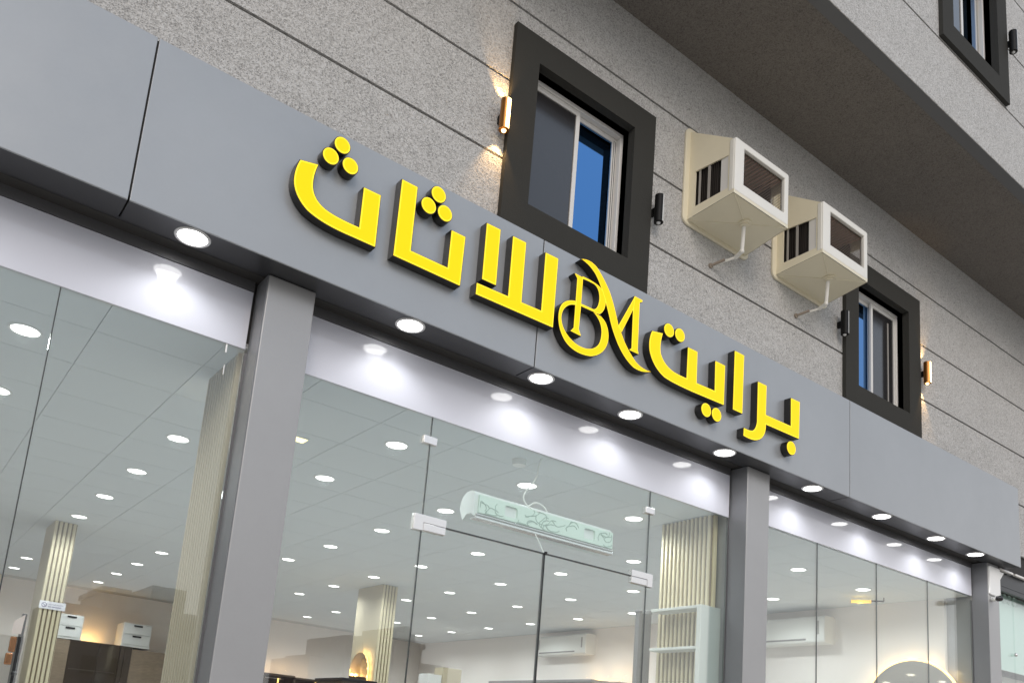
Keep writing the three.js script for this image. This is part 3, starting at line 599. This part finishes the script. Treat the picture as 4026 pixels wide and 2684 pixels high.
// air curtain over the door, still backed with its packing foam
{
  const t = thing('air_curtain', 'air curtain unit with pale green foam face hung inside above the doors', 'air curtain');
  const s = new THREE.Shape(); s.moveTo(-.470, 3.112); s.lineTo(-.470, 3.262); s.quadraticCurveTo(-.480, 3.297, -.530, 3.297); s.quadraticCurveTo(-.640, 3.290, -.640, 3.18); s.lineTo(-.60, 3.10); s.lineTo(-.555, 3.135); s.lineTo(-.50, 3.135); s.closePath();
  const g = new THREE.ExtrudeGeometry(s, { depth: 1.275, bevelEnabled: false, curveSegments: 10 }), p = g.attributes.position;
  for (let i = 0; i < p.count; i++) { const z = p.getX(i), y = p.getY(i), x = 3.105 + p.getZ(i); p.setXYZ(i, x, y, z); }
  const a = p.array; for (let i = 0; i < a.length; i += 9) for (let k = 0; k < 3; k++) { const q = a[i + k]; a[i + k] = a[i + 3 + k]; a[i + 3 + k] = q; }
  g.computeVertexNormals(); part('housing', muv(g), M.curtainBody, t);
  const fp = rectShape(3.135, 4.375, 3.137, 3.262); for (const cx of [3.408, 4.140]) fp.holes.push(roundRect(cx - .055, cx + .055, 3.163, 3.240, .018, true));
  part('foam_face', ext(fp, -.470, -.452), M.foam, t);
  part('foam_recess', [3.408, 4.140].map((cx) => b6(cx - .056, cx + .056, 3.160, 3.242, -.4695, -.468)), M.curtainBody, t);
  const lines = []; seed = 4242;
  for (let k = 0; k < 46; k++) {
    const x = 3.16 + rnd() * 1.17, y = 3.15 + rnd() * .09, pts = []; let ang = rnd() * 6.28, px = x, py = y;
    for (let q = 0; q < 7; q++) { pts.push([px, py, -.4515]); ang += .35 + (rnd() - .5) * 1.3; px = Math.min(4.365, Math.max(3.145, px + .026 * Math.cos(ang))); py = Math.min(3.256, Math.max(3.143, py + .021 * Math.sin(ang))); }
    if (!pts.some((q) => (Math.abs(q[0] - 3.408) < .065 || Math.abs(q[0] - 4.140) < .065) && q[1] > 3.155)) lines.push(tube(pts, .0030, 14, 5));
  }
  part('foam_groove', lines, M.foamLine, t);
  part('outlet_rail', [rb(3.12, 4.40, 3.098, 3.116, -.53, -.462, .004), rb(3.12, 4.39, 3.122, 3.130, -.50, -.455, .002)], M.steel, t);
  const w = thing('power_cable', 'white power cable looping from the ceiling to the air curtain', 'cable');
  part('cable_run', tube([[3.675, 3.674, -.50], [3.653, 3.615, -.50], [3.644, 3.546, -.5], [3.616, 3.479, -.5], [3.555, 3.401, -.5], [3.538, 3.346, -.5], [3.559, 3.300, -.49], [3.618, 3.262, -.46], [3.66, 3.262, -.448]], .0055, 50, 8), M.cable, w);
  part('cable_loop', tube([[3.60, 3.30, -.52], [3.65, 3.335, -.50], [3.72, 3.318, -.49], [3.75, 3.29, -.49]], .006, 20, 8), M.cable, w);
}
// display shelf in front of the slatted column
{
  const t = thing('display_shelf', 'pale open display shelf standing beside the slatted column by the doors', 'shelf');
  part('end_post', rb(5.333, 5.432, .03, 2.872, -.442, -.396, .004), M.shelf, t); part('end_panel', rb(5.434, 5.602, .03, 2.872, -.440, -.400, .004), M.shelfSide, t);
  for (const y of [2.846, 2.512, 2.18, 1.84, 1.5, 1.16, .8, .42, .06]) part('shelf_board', rb(5.336, 5.490, y, y + .024, -.95, -.443, .003), M.shelf, t);
  const g = thing('tall_cabinet', 'tall grey cabinet with a moulded top beside the display shelf', 'cabinet');
  part('side_panel', rb(5.322, 5.475, .03, 2.855, -1.12, -1.072, .004), M.greyWood, g); part('moulded_top', [rb(5.315, 5.36, 2.85, 2.878, -1.125, -1.066, .012), rb(5.43, 5.485, 2.85, 2.89, -1.125, -1.066, .012)], M.greyWood, g);
}
// wardrobes and boxes along the back wall
{
  const t = thing('wardrobe', 'oak wardrobe with dark glass doors at the back of the left bay', 'wardrobe'), z = -11.22, Y = 2.752;
  part('carcass', [rb(2.10, 2.655, .03, Y - .01, -11.9, z, .006), rb(3.62, 4.55, .03, Y - .03, -11.9, z, .006), b6(2.655, 3.62, .03, Y, -11.9, -11.25)], M.wood, t);
  part('glass_door', rb(2.66, 3.095, .05, Y - .012, -11.25, z + .01, .004), M.darkGlass, t); part('glass_door', rb(3.10, 3.43, .05, Y - .012, -11.25, z + .006, .004), M.darkGlass, t);
  part('door_stile', [rb(3.435, 3.50, .05, Y - .012, -11.25, z + .012, .004), rb(3.505, 3.62, .05, Y - .012, -11.25, z + .008, .004)], M.darkWood, t); part('top_rail', b6(2.655, 3.62, Y - .012, Y + .004, -11.25, z + .014), M.darkWood, t);
  part('inner_shelf', [b6(2.69, 3.40, 2.28, 2.30, -11.21, z + .012)], M.darkWood, t);
  part('led_strip', rb(2.84, 3.22, Y + .004, Y + .02, -11.86, -11.83, .003), M.ledWarm, t);
  for (const x of [2.88, 2.97, 3.06, 3.15]) { const l = new THREE.PointLight(C(1, .60, .22), .06, 0, 2); l.position.set(x, Y + .07, -11.80); l.castShadow = true; t.add(l); }
  const stand = (x, w, lab) => {
    const n = thing('nightstand', lab, 'nightstand', 'white nightstands on the wardrobe');
    part('carcass', rb(x, x + w, Y + .006, Y + .41, -11.75, -11.28, .004), M.white, n);
    for (const y of [Y + .045, Y + .225]) { const d = part('drawer', rb(x + .012, x + w - .012, y, y + .165, -11.28, -11.262, .004), M.white, n); part('handle', rb(x + w / 2 - .07, x + w / 2 + .07, y + .13, y + .158, -11.262, -11.245, .004), M.black, d); }
    part('plinth', rb(x - .01, x + w + .01, Y + .004, Y + .028, -11.76, -11.255, .003), M.white, n);
  };
  stand(2.44, .37, 'white two drawer nightstand on the wardrobe, beside the fluted column'); stand(3.44, .46, 'white two drawer nightstand on the wardrobe, right of the warm glow');
  const c = thing('display_cabinet', 'dark display cabinet with lit interior at the back behind the doors', 'cabinet');
  part('carcass', [rb(5.96, 6.0, .03, 2.60, -11.9, -11.2, .004), rb(7.15, 7.19, .03, 2.585, -11.9, -11.2, .004), rb(5.96, 6.575, 2.575, 2.61, -11.9, -11.19, .004), rb(6.58, 7.19, 2.555, 2.59, -11.9, -11.2, .004), b6(6.0, 7.15, .03, 2.55, -11.9, -11.7), b6(6.56, 6.60, .03, 2.55, -11.7, -11.22)], M.darkWood, c);
  part('led_bar', rb(6.275, 6.295, 1.6, 2.54, -11.30, -11.28, .003), M.ledWarm, c); part('led_bar', rb(7.03, 7.05, 1.6, 2.54, -11.30, -11.28, .003), M.ledWarm, c);
  for (const [x, p] of [[6.2, .12], [6.6, .08], [7.0, .05]]) { const l = new THREE.PointLight(C(1, .62, .30), p, 0, 2); l.position.set(x, 2.72, -11.72); l.castShadow = true; c.add(l); }
  const d = thing('dressing_table', 'black dressing table top below the arched mirror', 'table');
  part('table_top', rb(4.80, 5.30, 2.262, 2.30, -6.4, -5.6, .006), M.black, d); part('cabinet_body', rb(4.82, 5.28, .03, 2.26, -6.38, -5.62, .004), M.darkWood, d);
  const r = thing('wall_wardrobe', 'long dark topped wardrobe row along the right hand wall', 'wardrobe');
  part('carcass', rb(9.1, 9.68, .03, 2.72, -8.4, -5.15, .006), M.wood, r); part('top_board', rb(9.07, 9.68, 2.722, 2.765, -8.45, -5.75, .004), M.greyWood, r); part('door', rb(9.085, 9.1, .06, 2.70, -7.4, -6.8, .003), M.darkWood, r); part('door', rb(9.085, 9.1, .06, 2.70, -6.7, -6.1, .003), M.darkWood, r);
  part('led_strip', rb(9.30, 9.32, 2.77, 2.785, -6.6, -5.3, .003), M.ledWarm, r);
  for (const zz of [-6.3, -5.8, -5.4]) { const l = new THREE.PointLight(C(1, .66, .32), .07, 0, 2); l.position.set(9.5, 2.86, zz); l.castShadow = true; r.add(l); }
  const b = thing('carton_and_reflection_stack', 'stacked pale cartons on racking at the back right of the doors, partly standing in for reflections', 'cartons');  // these boxes partly imitate building reflections in the glass
  part('carton', rb(8.12, 8.42, 2.50, 2.80, -9.3, -9.0, .006), M.white, b); part('carton', rb(8.44, 8.84, 2.62, 2.95, -9.3, -9.0, .006), M.colPlain, b); part('carton', rb(8.1, 8.9, .03, 2.48, -9.4, -8.98, .006), M.wood, b);
  const s = thing('mirror_stand', 'dark stand with a pink mirror and copper panels left of the fluted column', 'mirror stand');
  part('upright', [rb(1.135, 1.175, .03, 2.47, -5.04, -4.98, .006), rb(1.155, 1.185, .03, 2.27, -5.3, -5.03, .006)], M.black, s);
  part('mirror_panel', quads([[[1.07, 2.268, -4.97], [1.150, 2.275, -4.97], [1.158, 2.462, -4.97], [1.072, 2.385, -4.97]]]), M.pink, s);
  part('copper_panel', rb(1.07, 1.125, 2.10, 2.245, -4.985, -4.96, .01), M.copper, s); part('copper_panel', rb(1.055, 1.115, 1.98, 2.09, -4.985, -4.95, .012), M.copper, s);
  part('knob', new THREE.SphereGeometry(.028, 18, 12).translate(1.152, 1.905, -4.96), M.black, s);
  const pil = thing('back_pilaster', 'narrow cream pilaster on the back wall at the left edge', 'pilaster'); part('pilaster_body', rb(1.30, 1.565, .03, CEIL - .002, -11.94, -11.6, .006), M.slat, pil);
}

// ---------------------------------------------------------------- buildings across the street (seen in the glass)
function farBuilding(label, blocks, mat) {
  const t = thing('apartment_building', label, 'building', null);
  blocks.forEach(([x0, x1, h, cap], k) => {
    const z = 60 + (k % 2) * .8;
    part('wall', b6(x0, x1, -.2, h, z, z + 8), mat, t);
    if (cap) part('parapet', b6(x0 - .2, x1 + .2, h - .35, h + .05, z - .2, z + 8), mat, t);
    const n = Math.floor((x1 - x0) / 1.9);
    for (let q = 0; q < n; q++) for (let y = 1.2; y < h - 1.9; y += 3.0) {
      const cx = x0 + (q + .5) * (x1 - x0) / n, f = sub('window', t);
      part('frame', b6(cx - .55, cx + .55, y, y + 1.4, z - .06, z + .02), mat, f); part('pane', b6(cx - .47, cx + .47, y + .08, y + 1.32, z - .07, z - .06), M.farDark, f);
    }
  });
}
farBuilding('brown apartment block with two roof towers across the street', [[9.6, 15.4, 8.9], [12.9, 14.5, 10.5, true], [15.4, 22.5, 9.4], [16.1, 18.6, 11.2]], M.farWall);
farBuilding('low pinkish houses with stepped roofs across the street', [[28.7, 30.3, 7.6], [30.3, 31.8, 8.1], [31.8, 33.3, 9.75], [33.3, 36.2, 7.3]], M.farWall2);
farBuilding('tall dark house with stair tower and ledge across the street', [[36.4, 38.3, 10.7], [37.6, 38.1, 11.4], [38.3, 39.1, 9.85, true], [39.1, 42.5, 8.4]], M.farWall);
farBuilding('long low block beyond the left end of the street', [[-60, 8.2, 6.2]], M.farWall);
farBuilding('long low block beyond the right end of the street', [[43.2, 110, 6.6]], M.farWall2);

renderer.render(scene, camera);
